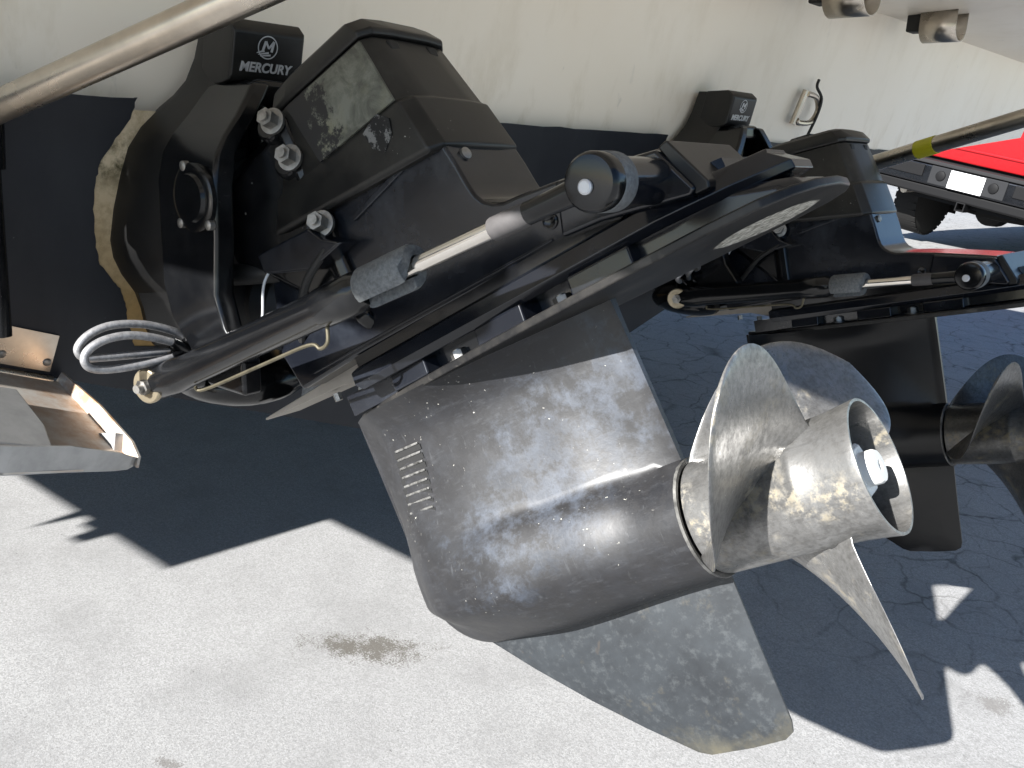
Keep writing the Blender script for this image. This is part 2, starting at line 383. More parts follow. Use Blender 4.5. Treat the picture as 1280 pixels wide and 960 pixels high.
build('antifouling_coat', g_sheet(poly, 0, .0022), NAVY, boat, smooth=False)
bcoat = geo_join(([*bot], [(0, 1, 4, 3), (1, 2, 5, 4)])); build('antifouling_coat', bcoat, NAVY, boat, smooth=False)
for yd in (YD, YD + SPC):
    pz = [(yd - .14, .974), (yd - .175, .90), (yd - .178, .80), (yd - .15, .74), (yd - .125, .675), (yd + .125, .675), (yd + .15, .74), (yd + .178, .80), (yd + .175, .90), (yd + .14, .974)]
    build('bare_patch', g_sheet([(a, b) for a, b in pz], 0, .0012), BARE, boat, smooth=False)
# deck ledge and swim platform
led = [(xt(1.30) - .02, 1.302), (-.54, 1.318), (-.50, 1.345), (-.50, 1.46), (-.99, 1.50)]
build('deck_ledge', g_prism(led, -.452, 3.95), GEL, boat, bevel=.012)
pl = []
for (cx, cy, a0) in ((-.14, 2.30, 0), (-.14, -.10, -90)):
    for k in range(9):
        a = radians(a0 + (90 - k * 11.25) if a0 == 0 else -k * 11.25); pl.append((cx + .13 * cos(a), cy + .13 * sin(a)))
pl = [(-.52, 2.43)] + pl + [(-.52, -.23)]
build('swim_platform', g_plan(pl, 1.293, 1.362), GEL, boat, bevel=.012)
# platform struts
def strut(A, d, L, r):
    A = Vector(A); d = Vector(d).normalized(); o = build('platform_strut', g_cyl(A, A + d * L, r, 28), STEEL, boat)
    return o, A, d
sL, aL, dL = strut((-1.00, .286, .957), (.255, .104, .088), .995, .0150)
sR, aR, dR = strut((-1.016, 1.984, .874), (.298, -.1, .089), .97, .0165)
for A, s_ in ((aL, sL), (aR, sR)): build('strut_foot', g_lathe(tp(A.y, A.z, -.002) , (1, 0, -.2), [(0, .03), (.008, .03), (.012, .02), (.03, .018)], 20), STEEL, s_)
YEL = m_plain('yellow_tape', (.50, .47, .02), .5)
p0 = aR + dR * .385
build('yellow_tape_band', g_cyl(p0, p0 + dR * .042, .0178, 28), YEL, sR)
# chrome clips under the ledge
def clip(c, r, w):
    rr = []
    for x in (-w / 2, w / 2):
        ring = [(c[0] + x, c[1] + r, c[2] + r * .9)]
        for k in range(15): a = radians(0 - k * 180 / 14); ring.append((c[0] + x, c[1] + r * cos(a), c[2] + r * .9 * sin(a)))
        ring.append((c[0] + x, c[1] - r, c[2] + r * .9)); rr.append(ring)
    V = [p for r_ in rr for p in r_]; n = 17
    F = [(i, i + 1, n + i + 1, n + i) for i in range(n - 1)]
    o = build('fender_clip', (V, F), STEEL, boat); sm = o.modifiers.new('s', 'SOLIDIFY'); sm.thickness = .003
    build('clip_pad', g_box(c[0] - w * .95, c[0] - w / 2, c[1] - r * .6, c[1] + r * .6, c[2] - .01, c[2] + r * .9), RUBBER, o, bevel=.004)
clip((-.83, 1.84, 1.270), .043, .085); clip((-.83, 2.37, 1.276), .040, .085)
build('shadow_fin', g_prism([(-1.86, 1.12), (-1.815, 1.12), (-1.825, 1.075), (-1.839, 1.03)], -1.062, -1.040), RUBBER, boat, smooth=False)  # unseen fins added to notch the edge of the ground shadow
build('shadow_fin', g_prism([(-1.80, 1.12), (-1.70, 1.12), (-1.71, 1.055), (-1.745, 1.052), (-1.75, 1.08), (-1.79, 1.078)], -1.062, -1.040), RUBBER, boat, smooth=False)
# lifting eye with cord
P = [tp(2.005, 1.098, .012), tp(2.05, 1.092, .014), tp(2.078, 1.066, .014), tp(2.06, 1.038, .014), tp(2.005, 1.034, .012), tp(1.992, 1.04, .012)]
eye = build('tow_eye', g_tube(P + [], .0065, 10), STEEL, boat)
build('eye_base', g_tube([tp(2.005, 1.105, .006), tp(1.99, 1.03, .006)], .008, 10), STEEL, eye)
build('drain_cord', g_tube([tp(2.05, 1.132, .006), tp(2.045, 1.115, .01), tp(2.062, 1.09, .022), tp(2.066, 1.05, .022), tp(2.066, .99, .012)], .0035, 8), RUBBER, boat)

# ------------------------------------------------------------------ stern drives
W0 = -.434                                                # propeller shaft height in the drive frame
def strut_half(u, w):
    x = max(0, (u - .036) / .364); xx = min(x, 1)
    tk = 5 * .225 * (.2969 * sqrt(xx) - .126 * xx - .3516 * xx ** 2 + .2843 * xx ** 3 - .1015 * xx ** 4) * .364
    tk = max(tk, .0035 * min(1, max(0, (u - .027) / .006)))
    tk *= .48 + .52 * sstep(x / .20)
    fl = max(0, (w + .262) / .046)
    return tk * (1 + .70 * sstep((-.25 - w) / .18) * (1 - .9 * sstep((x - .35) / .6))) + .030 * fl * fl * min(1, sqrt(x * 2.2)) * (1 - .93 * sstep((x - .6) / .4))
def gearcase_geo():
    rings = []; n = 54
    us = [.0300 + .0015 * k for k in range(6)] + [.040 + (.398 - .040) * (k / 44) for k in range(45)]
    for u in us:
        R = .066 if u > .110 else .066 * sqrt(max(0.0004, 1 - ((.110 - u) / .0815) ** 2))
        R = R - .0095 * sstep((u - .20) / .20)
        Rv = R * (.18 + .82 * sstep((u - .03) / .19)) if u < .22 else R
        half = []
        for k in range(n):
            t = k / (n - 1)
            if t < .64:
                w = -.2145 + (W0 + .2145) * (t / .64)
                f = strut_half(u, w)
                cir = Rv * sqrt(max(0, 1 - ((w - W0) / R) ** 2)) if abs(w - W0) < R else -.5 * (w - W0 - R)
                kk = .078 * (1 - .74 * sstep((u - .30) / .09))
                vv = smax(f, cir, kk) if u > .05 else max(f, cir)
                if u > .36 and w > W0 + R: vv = f + (vv - f) * (1 - sstep((u - .36) / .036))
                half.append((vv, w))
            else:
                a = (t - .64) / .36 * pi / 2; e = half[int(.64 * (n - 1))][0] if False else smax(strut_half(u, W0), Rv, .078 * (1 - .74 * sstep((u - .30) / .09))) if u > .05 else max(strut_half(u, W0), Rv)
                e2 = e + (Rv - e) * sstep(sin(a) * 1.2); half.append((max(e2, Rv) * cos(a), W0 - R * sin(a)))
        rings.append([(u, -v, w) for v, w in half] + [(u, v, w) for v, w in reversed(half[:-1])])
    return g_loft(rings)
def plate_plan():
    near = [(.034, 0), (.060, .020), (.10, .040), (.16, .060), (.24, .076), (.34, .090), (.46, .100), (.545, .102), (.585, .094), (.605, .075), (.616, .045), (.620, 0)]
    return [(u, -v) for u, v in near] + [(u, v) for u, v in reversed(near[1:-1])]
def blade_geo(k, R=.1825, skew=5.4, rake=.058, uc=.4624, thA=68.8, P=.458):
    th0 = radians(thA + 120 * k); nr, ns = 22, 18; V = []; F = []
    for side in (1, -1):
        for i in range(nr):
            r = .050 + (R - .050) * sin(i / (nr - 1) * pi / 2); x = max(0, (r - .054) / (R - .054)); x = min(x, .99999)
            ch = (.153 + .043 * x) * max(.00001, 1 - x ** 4.14) ** .526; ph = atan(P / (2 * pi * r))
            for j in range(ns):
                s = (1 - cos(pi * j / (ns - 1))) / 2; th_k = (.0052 * (1 - x) + .0018) * (4 * s * (1 - s)) ** .5 + .0005
                s -= .5
                th = th0 - radians(skew) * x - radians(10.1) * x * x - s * ch * cos(ph) / r; u = uc + s * ch * sin(ph) + rake * x
                cup = -.0015 * (s * 2) ** 2 * x
                nn = Vector((cos(ph), 0, 0)); tang = sin(ph)
                # surface normal = axial cos(ph), tangential sin(ph) along +theta
                o = side * th_k / 2 + cup
                u += o * cos(ph); th2 = th + o * sin(ph) / r
                V.append((u, -r * sin(th2), W0 + r * cos(th2)))
    o2 = nr * ns
    for i in range(nr - 1):
        for j in range(ns - 1):
            a = i * ns + j; F.append((a, a + 1, a + ns + 1, a + ns)); F.append((o2 + a, o2 + a + ns, o2 + a + ns + 1, o2 + a + 1))
        for j in (0, ns - 1):
            a = i * ns + j; F.append((a, a + ns, o2 + a + ns, o2 + a))
    for i in (0, nr - 1):
        for j in range(ns - 1): a = i * ns + j; F.append((a, a + 1, o2 + a + 1, o2 + a))
    return V, F
def text_mesh(txt, size, shear, off):
    cu = bpy.data.curves.new('txt', 'FONT'); cu.body = txt; cu.size = size; cu.shear = shear; cu.offset = off; cu.align_x = 'CENTER'; cu.align_y = 'CENTER'; cu.extrude = size * .03
    o = bpy.data.objects.new('tmp', cu); COL.objects.link(o); dg = bpy.context.evaluated_depsgraph_get()
    me = o.evaluated_get(dg).to_mesh(); V = [tuple(v.co) for v in me.vertices]; F = [tuple(p.vertices) for p in me.polygons]
    o.evaluated_get(dg).to_mesh_clear(); bpy.data.objects.remove(o); return V, F

def bolt_geo(A, d, r=.009, h=.016):
    A = Vector(A); d = Vector(d).normalized()
    return geo_join(g_lathe(A, d, [(-.002, r * 1.45), (.002, r * 1.45), (.0025, r * 1.1)], 20), g_hex(A + d * .002, A + d * (.002 + h * .55), r), g_cyl(A + d * .002, A + d * (h * .8), r * .58, 14))

def make_drive(org, al, be, yd, label, worn):
    root = empty('stern_drive', (-1.06, yd, .66)); tag(root, label, 'stern drive', 'twin stern drives on the transom')
    M = frame(al, be, org)
    def T(name, geo, mat, par=None, **k): return build(name, geo, mat, par or root, M, **k)
    def W(name, geo, mat, par=None, **k): return build(name, geo, mat, par or root, None, **k)
    Y = lambda y: yd + y
    # --- gearcase
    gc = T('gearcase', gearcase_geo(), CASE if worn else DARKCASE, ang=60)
    skeg = [(.084, -.492), (.135, -.538), (.189, -.582), (.24, -.619), (.287, -.650), (.300, -.654), (.345, -.652), (.380, -.648), (.390, -.642), (.393, -.632), (.394, -.56), (.396, -.487), (.25, -.485)]
    sv = []; nS = len(skeg)
    cu_, cw_ = .30, -.55
    def ins(p, d): 
        v = Vector((cu_ - p[0], cw_ - p[1])); return (p[0] + v.normalized().x * d, p[1] + v.normalized().y * d)
    rg = [[(u, 0.0015, w) for u, w in skeg], [(*ins(p, .03)[:1], .0065, ins(p, .03)[1]) for p in skeg]]
    rg = [[(p[0], -t, p[1]) for p in q] for q, t in (([ins(p, .035) for p in skeg], .007), (skeg, .0012))] + [[(p[0], t, p[1]) for p in q] for q, t in ((skeg, .0012), ([ins(p, .035) for p in skeg], .007))]
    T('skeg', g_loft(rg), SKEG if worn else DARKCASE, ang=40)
    # water intake louvres on both sides
    for sd in (-1, 1):
        for k in range(8):
            w = -.262 - k * .0096; u0 = .104 - k * .0010; u1 = .143 - k * .0006
            a, b = strut_half(u0, w) + .0016, strut_half(u1, w) + .0016
            poly = []
            V = [(u0, sd * (a - .004), w), (u1, sd * (b - .004), w - .0008), (u1, sd * (b + .0014), w - .0008), (u0, sd * (a + .0003), w),
                 (u0, sd * (a - .004), w - .0030), (u1, sd * (b - .004), w - .0036), (u1, sd * (b + .0012), w - .0036), (u0, sd * (a + .0002), w - .0030)]
            F = [(0, 1, 2, 3), (4, 7, 6, 5), (0, 4, 5, 1), (3, 2, 6, 7), (0, 3, 7, 4), (1, 5, 6, 2)]
            T('intake_louvre', (V, F), LOUV, gc, bevel=.0012)
            V2 = [(u0 + .001, sd * (a - .002), w - .0032), (u1 + .002, sd * (b - .002), w - .0038), (u1 + .002, sd * (b + .0004), w - .0038), (u0 - .003, sd * (a - .0002), w - .0032)]
            V2 += [(p[0], p[1], p[2] - .0058) for p in V2]
            T('intake_slot', (V2, F), RUBBER, gc, smooth=False)
    ring = []
    n = 48
    random.seed(5)
    prof = [(.3955, .0540), (.3970, .0562), (.3992, .0566), (.4005, .0556), (.4003, .052)]
    T('bearing_carrier_ring', g_lathe((0, 0, W0), (1, 0, 0), prof, 40, closed_profile=True), RINGM, gc)
    # --- anti-ventilation plate
    av = T('anti_ventilation_plate', g_plan(plate_plan(), -.2165, -.2085), PLATE, bevel=.002)
    # --- spacer, recess and flange
    def pod(u0, u1, hw, nose, tail, ww=None):
        pts = []
        for k in range(7): a = k / 6 * pi / 2; pts.append((u0 + nose * (1 - sin(a)), hw * (1 - (1 - k / 6) ** 2)))
        pts += [(u1 - tail, hw), (u1 - tail * .4, hw * .72), (u1, hw * .35)]
        return [(u, -v) for u, v in pts] + [(u, v) for u, v in reversed(pts) if v > 0]
    T('adapter_body', g_plan(pod(.075, .47, .046, .09, .10), -.2095, -.186), HOUS, bevel=.002)
    # raised lands between the bolt pockets
    for sd in (-1, 1):
        for a, b in ((.16, .215), (.29, .352), (.405, .47)):
            hw = lambda u: .058 + .022 * min(1, (u - .1) / .25)
            V = [(a, sd * .03, -.2088), (b, sd * .03, -.2088), (b, sd * hw(b), -.2088), (a, sd * hw(a), -.2088)]; V += [(x, y * .97, -.1905) for x, y, z in V]
            T('pocket_land', (V, [(0, 1, 2, 3), (4, 7, 6, 5), (0, 4, 5, 1), (1, 5, 6, 2), (2, 6, 7, 3), (3, 7, 4, 0)]), HOUS, bevel=.0025)
        for u in (.236, .368):
            T('flange_nut', bolt_geo((u + .01, sd * .050, -.2085), (0, 0, 1), .0085, .014), BOLT)
    fl = []
    for w, hw, u0 in ((-.192, .071, .128), (-.1845, .076, .124), (-.171, .073, .122), (-.1675, .066, .126)):
        fl.append([(u, v, w) for u, v in pod(u0, .60 if w < -.18 else .585, hw, .10, .10)])
    T('lower_flange', g_loft(fl), HOUS, bevel=.0012)
    T('groove_band', g_plan(pod(.125, .55, .062, .09, .09), -.1685, -.156), BLACK)
    tail = [(.44, -.2083), (.606, -.2083), (.600, -.199), (.545, -.181), (.44, -.172)]
    rr = []
    for v, k in ((-.062, 0), (-.050, 1), (.050, 1), (.062, 0)): rr.append([(u if u < .5 else u - .012 * (1 - k), v * (1 if u < .5 else .86), w + (-.0025 if (k == 0 and w > -.2) else 0)) for u, w in tail])
    T('tail_fairing', g_loft(rr), HOUS, bevel=.003)
    T('plug_bolt', bolt_geo((.566, -.012, -.188), (-.25, 0, 1), .0105, .014), ZINC)
    # --- driveshaft housing with its swoop
    hs = [(.03, -.158), (.14, -.156), (.30, -.159), (.395, -.161), (.455, -.165), (.534, -.1835), (.540, -.178), (.523, -.133), (.50, -.127), (.43, -.111), (.384, -.1025), (.368, -.1005), (.357, -.096), (.349, -.0895), (.344, -.081), (.341, -.068), (.338, -.045), (.330, -.004), (.31, .012), (.08, .01), (.05, -.04), (.02, -.11)]
    T('driveshaft_housing', g_prism(hs, -.061, .061), HOUS, bevel=.006, seg=3)
    sl = [(.455, -.1625), (.5345, -.181), (.5385, -.1765), (.5215, -.1355), (.497, -.1295), (.455, -.121)]
    ex = T('trim_pin_boss', g_prism([(.415, -.1585), (.455, -.163), (.534, -.1815), (.5395, -.1765), (.5225, -.1345), (.497, -.1285), (.43, -.1135)], -.074, .074), HOUS, bevel=.004)
    T('worn_edge', g_prism([(.5355, -.181), (.5475, -.1815), (.5495, -.1755), (.532, -.1315), (.5228, -.1335)], -.070, .070), DUSTY, ex, bevel=.002)
    for sd in (-1, 1):
        T('drain_plug', g_lathe((.405, sd * .0605, -.138), (0, sd, 0), [(0, .0075), (.002, .0075), (.0028, .006), (.0015, .0035)], 18), BLACK)
        rib = [(.20, -.030), (.315, -.012), (.318, -.018), (.20, -.036)]
        T('casting_rib', g_prism(rib, sd * .060, sd * .0645), HOUS, bevel=.001)
        T('casting_rib', g_prism([(.06, -.146), (.40, -.152), (.40, -.1545), (.06, -.1495)], sd * .060, sd * .0632), HOUS, bevel=.0008)
    # --- upper gear housing and top cover
    cv = []
    def coverring(w, u0, u1, hw, ch):
        return [(u0, -hw * .92, w), (u0 + .03, -hw, w), (u1 - ch, -hw, w), (u1 - ch * .2, -hw * .82, w), (u1, -hw * .4, w), (u1, hw * .4, w), (u1 - ch * .2, hw * .82, w), (u1 - ch, hw, w), (u0 + .03, hw, w), (u0, hw * .92, w)]
    cv = [coverring(-.015, .075, .336, .071, .013), coverring(-.011, .073, .339, .0735, .014), coverring(.030, .100, .327, .072, .013), coverring(.034, .103, .322, .0695, .012), coverring(.108, .150, .304, .064, .010)]
    # tilt the lower rim: lower towards the front
    cv = [[(u, v, w + ((.012 * (1 - (u - .1) / .25)) if w < .0 and u > .1 else 0) + (-.014 if (w < 0 and u > .29) else 0)) for u, v, w in r] for r in cv]
    uc_ = T('upper_gear_housing', g_loft(cv), DUSTY, bevel=.0035)
    tc = [coverring(.1082, .150, .308, .0655, .012), coverring(.114, .151, .310, .067, .013), coverring(.130, .160, .300, .062, .014), coverring(.135, .172, .290, .055, .016)]
    cap = T('top_cover', g_loft(tc), DUSTY, bevel=.002)
    T('oil_fill_step', g_prism([(.190, .125), (.235, .128), (.24, .140), (.20, .139)], -.045, .045), DUSTY, cap, bevel=.003)
    for sd in (-1, 1):
        T('vent_slot', g_box(.292, .3075, sd * .030 - .008, sd * .030 + .008, .092, .1045), RUBBER, uc_, bevel=.003)
    T('rear_screw', g_lathe((.334, -.038, -.036), (1, -.15, 0), [(0, .006), (.006, .006), (.007, .003)], 14), BOLT)
    def sidev(u, w): return .0735 - (w - .030) / .074 * .0075 + .0009
    lb = [(.178, .104), (.296, .104), (.311, .033), (.198, .031)] 
    if worn:
        V = [(u, -sidev(u, w) + .0, w) for u, w in lb]; V += [(u, -sidev(u, w) + .003, w) for u, w in lb]
        T('worn_decal', (V, [(0, 1, 2, 3), (4, 7, 6, 5), (0, 4, 5, 1), (1, 5, 6, 2), (2, 6, 7, 3), (3, 7, 4, 0)]), DECAL, uc_, smooth=False)
        sc_ = [(.262, .026), (.285, .034), (.298, .022), (.294, .008), (.278, -.002), (.266, .008)]
        V = [(u, -.0737, w) for u, w in sc_]; V += [(u, -.070, w) for u, w in sc_]; nq = len(sc_)
        T('scuff_patch', (V, [tuple(range(nq))] + [(k, (k + 1) % nq, nq + (k + 1) % nq, nq + k) for k in range(nq)]), SCUFF, uc_, smooth=False)
    # --- bell housing between upper gear housing and gimbal ring
    def bell(u, hw, w0, w1, k=.35):
        pts = []
        for (sv_, sw) in ((-1, -1), (1, -1), (1, 1), (-1, 1)):
            pass
        c = k * hw
        return [(u, -hw, w0 + c), (u, -hw + c, w0), (u, hw - c, w0), (u, hw, w0 + c), (u, hw, w1 - c), (u, hw - c, w1), (u, -hw + c, w1), (u, -hw, w1 - c)]
    bl = [bell(.172, .068, -.150, .118), bell(.158, .072, -.154, .120), bell(.150, .066, -.145, .112), bell(.10, .072, -.09, .105), bell(.05, .075, -.04, .10), bell(.02, .07, -.02, .09)]
    T('bell_housing', g_loft(bl), BLACK, bevel=.004)
    for u, w in ((.160, .098), (.163, .055), (.168, -.022)):
        for sd in (-1, 1):
            T('mounting_nut', bolt_geo((u, sd * .074, w), (.35, sd * 1, .15), .0095, .024), BOLT)
            T('stud_boss', g_lathe((u - .014, sd * .060, w - .003), (.35, sd * 1, .15), [(0, .016), (.012, .015), (.016, .012)], 18), BLACK)
    T('bracket', g_prism([(.075, -.012), (.16, -.022), (.172, -.040), (.195, -.055), (.14, -.060), (.075, -.035)], -.088, -.060), HOUS, bevel=.003)
    T('grease_line', g_tube([(.086, -.082, -.03), (.07, -.09, -.045), (.05, -.092, -.075), (.02, -.09, -.095), (-.02, -.088, -.112)], .0016, 8), LETTER)
    T('speedo_hose', g_tube([(.17, -.084, -.05), (.13, -.085, -.065), (.10, -.08, -.085), (.06, -.06, -.11)], .0045, 8), RUBBER)
    # --- front anode plate
    T('anode_plate', g_prism([(-.088, -.1585), (.10, -.1545), (.125, -.158), (.125, -.190), (.098, -.181), (.06, -.170), (-.088, -.1615)], -.028, .028), BAREAL2, bevel=.0012)
    T('anode_block', g_prism([(-.012, -.1575), (.078, -.1555), (.078, -.147), (-.002, -.147)], -.030, .030), ZINC, bevel=.002)
    for u, w in ((.03, -.172), (.072, -.179)): T('anode_bolt', g_hex((u, -.015, w), (u, -.015, w - .009), .005), BOLT)
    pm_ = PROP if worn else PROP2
    # --- propeller
    hubp = [(.402, .050), (.4035, .0525), (.409, .0535), (.50, .0535), (.503, .0548), (.507, .0548), (.511, .0536), (.530, .0542), (.552, .0566), (.5575, .0574), (.5590, .0572), (.5590, .0548), (.545, .0532), (.475, .0500), (.475, .030), (.402, .030)]
    hub = T('propeller', g_lathe((0, 0, W0), (1, 0, 0), hubp, 64, closed_profile=True), pm_)
    for k in range(3):
        T('blade', blade_geo(k), pm_, hub, ang=70)
    T('inner_hub', g_lathe((0, 0, W0), (1, 0, 0), [(.41, .024), (.515, .024), (.518, .021)], 24), pm_, hub)
    for k in range(3):
        a = radians(20 + 120 * k); V, F = g_box(.44, .50, -.003, .003, .020, .052)
        V = [(x, y * cos(a) - z * sin(a), W0 + y * sin(a) + z * cos(a)) for x, y, z in V]; T('hub_spoke', (V, F), pm_, hub)
    T('washer', g_lathe((0, 0, W0), (1, 0, 0), [(.517, .027), (.5225, .027), (.524, .024)], 24), WNUT, hub)
    T('propeller_nut', g_lathe((0, 0, W0), (1, 0, 0), [(.523, .023), (.526, .0248), (.543, .0248), (.546, .022)], 6), WNUT, hub, bevel=.0008)
    T('shaft_end', g_lathe((0, 0, W0), (1, 0, 0), [(.52, .0145), (.556, .0145), (.5585, .013), (.5586, .005), (.553, .004)], 22), WNUT, hub)
    # --- gimbal housing on the transom (fixed)
    gh = [(.043, 1.073), (.049, 1.035), (.058, 1.010), (.072, .993), (.088, .979), (.11, .956), (.124, .933), (.132, .902), (.139, .863), (.142, .827), (.138, .806), (.128, .785), (.111, .761), (.103, .740), (.097, .715), (.086, .690), (.06, .668), (.0, .660)]
    rd = [(.044, 1.072), (.044, 1.035), (.047, 1.012), (.056, .995), (.075, .972), (.096, .950), (.108, .933), (.113, .909), (.115, .870), (.114, .836), (.110, .812), (.100, .789), (.082, .767), (.066, .745), (.055, .72), (.045, .697), (.03, .675), (.0, .668)]
    def gr(pts, off, ins=0.0, dz=0.0):
        q = [(-y + ins, z) for y, z in pts] + [(y - ins, z) for y, z in reversed(pts[:-1])]
        return [tp(Y(y), z - (ins * .7 if z > 1.0 else -ins * .4 if z < .7 else 0), off) for y, z in q]
    ghs = [gr(gh, -.003), gr(gh, .010), gr(rd, .062), gr(rd, .070, .003), gr(rd, .070, .012), gr(rd, .022, .018)]
    gho = W('gimbal_housing', g_loft(ghs), DUSTY2, bevel=.0025)
    cp = []
    for off, hw, z1, z0 in ((.02, .043, 1.073, 1.003), (.068, .0445, 1.0745, 1.006), (.082, .0435, 1.065, 1.010), (.085, .041, 1.060, 1.016)):
        hw += .002; cp.append([tp(Y(-hw - .006), z0, off), tp(Y(hw - .006), z0, off), tp(Y(hw - .006), z1, off), tp(Y(-hw - .006), z1, off)])
    capo = W('gimbal_cap', g_loft(cp), DUSTY2, gho, bevel=.002)
    # lettering and emblem on the cap face
    ez = Vector((.231, 0, 1)).normalized(); ey = Vector((0, 1, 0)); ex_ = ey.cross(ez)
    def face(V, cy, cz): 
        o = tp(Y(cy), cz, .0858); return [o + ey * a + ez * b + ex_ * (c * 1.0) for a, b, c in V]
    V, F = text_mesh('MERCURY', .0158, .18, .00045); mw = max(v[0] for v in V) - min(v[0] for v in V); k = .066 / mw
    W('brand_lettering', (face([(a * k, b * k, c) for a, b, c in V], -.0095, 1.0245), F), LETTER, capo, smooth=False)
    V, F = [], []
    R1, R0, nn = .0125, .0112, 40
    for i in range(nn):
        a = 2 * pi * i / nn; V += [(R1 * cos(a), R1 * sin(a), .0003), (R0 * cos(a), R0 * sin(a), .0003)]
    F = [(2 * i, (2 * i + 2) % (2 * nn), (2 * i + 3) % (2 * nn), 2 * i + 1) for i in range(nn)]
    def bar(p, q, t0, t1): 
        global _
        p, q = Vector(p), Vector(q); nrm = Vector((-(q - p).y, (q - p).x)).normalized(); b0 = len(V)
        V.extend([(*(p + nrm * t0), .0004), (*(p - nrm * t0), .0004), (*(q - nrm * t1), .0004), (*(q + nrm * t1), .0004)]); F.append((b0, b0 + 1, b0 + 2, b0 + 3))
    bar((-.0135, -.0065), (-.004, -.0035), .0004, .0013); bar((-.0115, -.008), (.0015, -.0055), .0004, .0012); bar((-.009, -.0095), (.004, -.0078), .0004, .001)
    bar((-.0065, -.005), (-.003, .0065), .0015, .0015); bar((-.003, .0065), (.0012, -.001), .0014, .0011); bar((.0010, -.001), (.0072, .0068), .0011, .0014); bar((.0072, .0068), (.0048, -.0045), .0015, .0015)
    W('brand_emblem', (face(V, -.0085, 1.0465), F), LETTER, capo, smooth=False)
    # --- gimbal ring with trunnions (steered)
    piv = Vector((-.88, yd, .886)); RM = Matrix.Translation(piv) @ Matrix.Rotation(radians(be * .55), 4, 'Z')
    def Rg(name, geo, mat, par=None, **k): return build(name, geo, mat, par or root, RM, **k)
    arch = [(-.205, .100, -.02, .046), (-.165, .101, -.055, .046), (-.135, .102, -.085, .018), (-.10, .102, -.098, .005), (-.04, .102, -.098, .010), (.015, .1015, -.098, .010), (.045, .094, -.098, .006), (.064, .081, -.098, .002), (.086, .060, -.098, -.004), (.106, .043, -.098, -.010), (.122, .030, -.095, -.016)]
    for sd in (-1, 1):
        arm = Rg('gimbal_ring_arm', g_loft([[(x0, sd * (v - .013), z), (x1, sd * (v - .013), z), (x1, sd * (v + .012), z), (x0, sd * (v + .012), z)] for z, v, x0, x1 in arch]), BLACK, bevel=.005)
        Rg('trunnion_cap', g_lathe((-.022, sd * .113, 0), (0, sd, 0), [(0, .036), (.005, .036), (.007, .033), (.007, .026), (.011, .024), (.012, .005)], 30), BLACK, arm)
        for (du, dw) in ((-.035, .032), (-.045, -.028), (.006, -.026)):
            Rg('cap_screw', g_lathe((du - .0, sd * .114, dw), (0, sd, 0), [(0, .0055), (.006, .0055), (.0075, .003)], 10), BOLT, arm)
    Rg('gimbal_ring_top', g_box(-.092, -.022, -.034, .034, .098, .126), BLACK, bevel=.008)
    Rg('steering_pin', g_cyl((-.055, 0, .03), (-.055, 0, .10), .022, 22), BLACK)
    # --- bellows
    def bellows(A, B, r, n, name):
        A, B = Vector(A), Vector(B); L = (B - A).length; pr = []
        for k in range(n * 6 + 1): pr.append((L * k / (n * 6), r * (1 + .10 * sin(k / 6 * 2 * pi))))
        W(name, g_lathe(A, B - A, pr, 28), RUBBER)
    bellows((-1.03, yd, .885), M @ Vector((.03, 0, .03)), .070, 6, 'drive_bellows')
    bellows((-1.06, yd, .755), M @ Vector((.06, 0, -.085)), .050, 7, 'exhaust_bellows')
    W('shift_cable_sleeve', g_tube([(-1.03, yd - .06, .80), (-.97, yd - .07, .79), (-.90, yd - .065, .80), M @ Vector((.09, -.05, -.04))], .012, 12), RUBBER)
    # lower blister of the gimbal housing
    bs = []
    for k in range(13):
        a = pi * k / 12; bs.append([(-1.06 + .15 * (1 - cos(a)) / 2, Y(-.02) + .083 * sin(a) ** .6 * cos(b) , .668 + .034 * sin(a) ** .6 * sin(b) - .008) for b in [2 * pi * j / 20 for j in range(20)]])
    W('exhaust_elbow', g_loft(bs), BLACK)
    # --- trim cylinders
    for sd in (-1, 1):
        A = Vector((-.934, Y(sd * .148), .68)); B = M @ Vector((.509, sd * .165, -.155)); d = (B - A); L = d.length; d = d.normalized()
        q = lambda t: A + d * L * t
        cy = W('trim_cylinder', g_lathe(q(-.015), d, [(0, .0155), (.006, .0185), (.05, .0195), (.07, .0175), (L * .50, .0172), (L * .505, .0188), (L * .585, .0188), (L * .592, .0165), (L * .605, .0150)], 28), BLACK)
        W('cylinder_pivot', g_cyl((A.x, A.y - sd * .0, A.z), (A.x, Y(sd * .10), A.z), .013, 18), BLACK, cy)
        W('pivot_washer', g_lathe(A - d * .0 + Vector((.004, sd * .0165, 0)), (.35, sd, 0), [(-.004, .0195), (.0, .0195), (.0015, .018)], 28), BRASS, cy)
        W('pivot_nut', geo_join(g_hex(A + Vector((.0045, sd * .0175, 0)), A + Vector((.007, sd * .0245, 0)), .0088), g_cyl(A + Vector((.0055, sd * .02, 0)), A + Vector((.0095, sd * .031, 0)), .0048, 12)), BOLT, cy)
        W('trim_rod', g_cyl(q(.60), q(.90), .0072, 20), BRIGHT, cy)
        # split zinc collar
        up = Vector((0, 0, 1)); up = (up - d * up.dot(d)).normalized(); sdv = d.cross(up).normalized()
        ringp = []; g0 = radians(-62)                      # slot faces down and outboard
        for t, rr_ in ((.588, .0172), (.594, .0190), (.690, .0190), (.698, .0172)):
            sh_ = (.012 if t > .6 else 0)
            an = [g0 + radians(22 + 316 * k / 20) for k in range(21)]
            pts = [q(t - sh_ * (0 if sin(a) > .2 else 1)) + (sdv * -sd * cos(a) + up * sin(a)) * rr_ for a in an] + [q(t - sh_ * (0 if sin(a) > .2 else 1)) + (sdv * -sd * cos(a) + up * sin(a)) * .0085 for a in reversed(an)]
            ringp.append(pts)
        W('zinc_collar', g_loft(ringp), ZINC, cy)
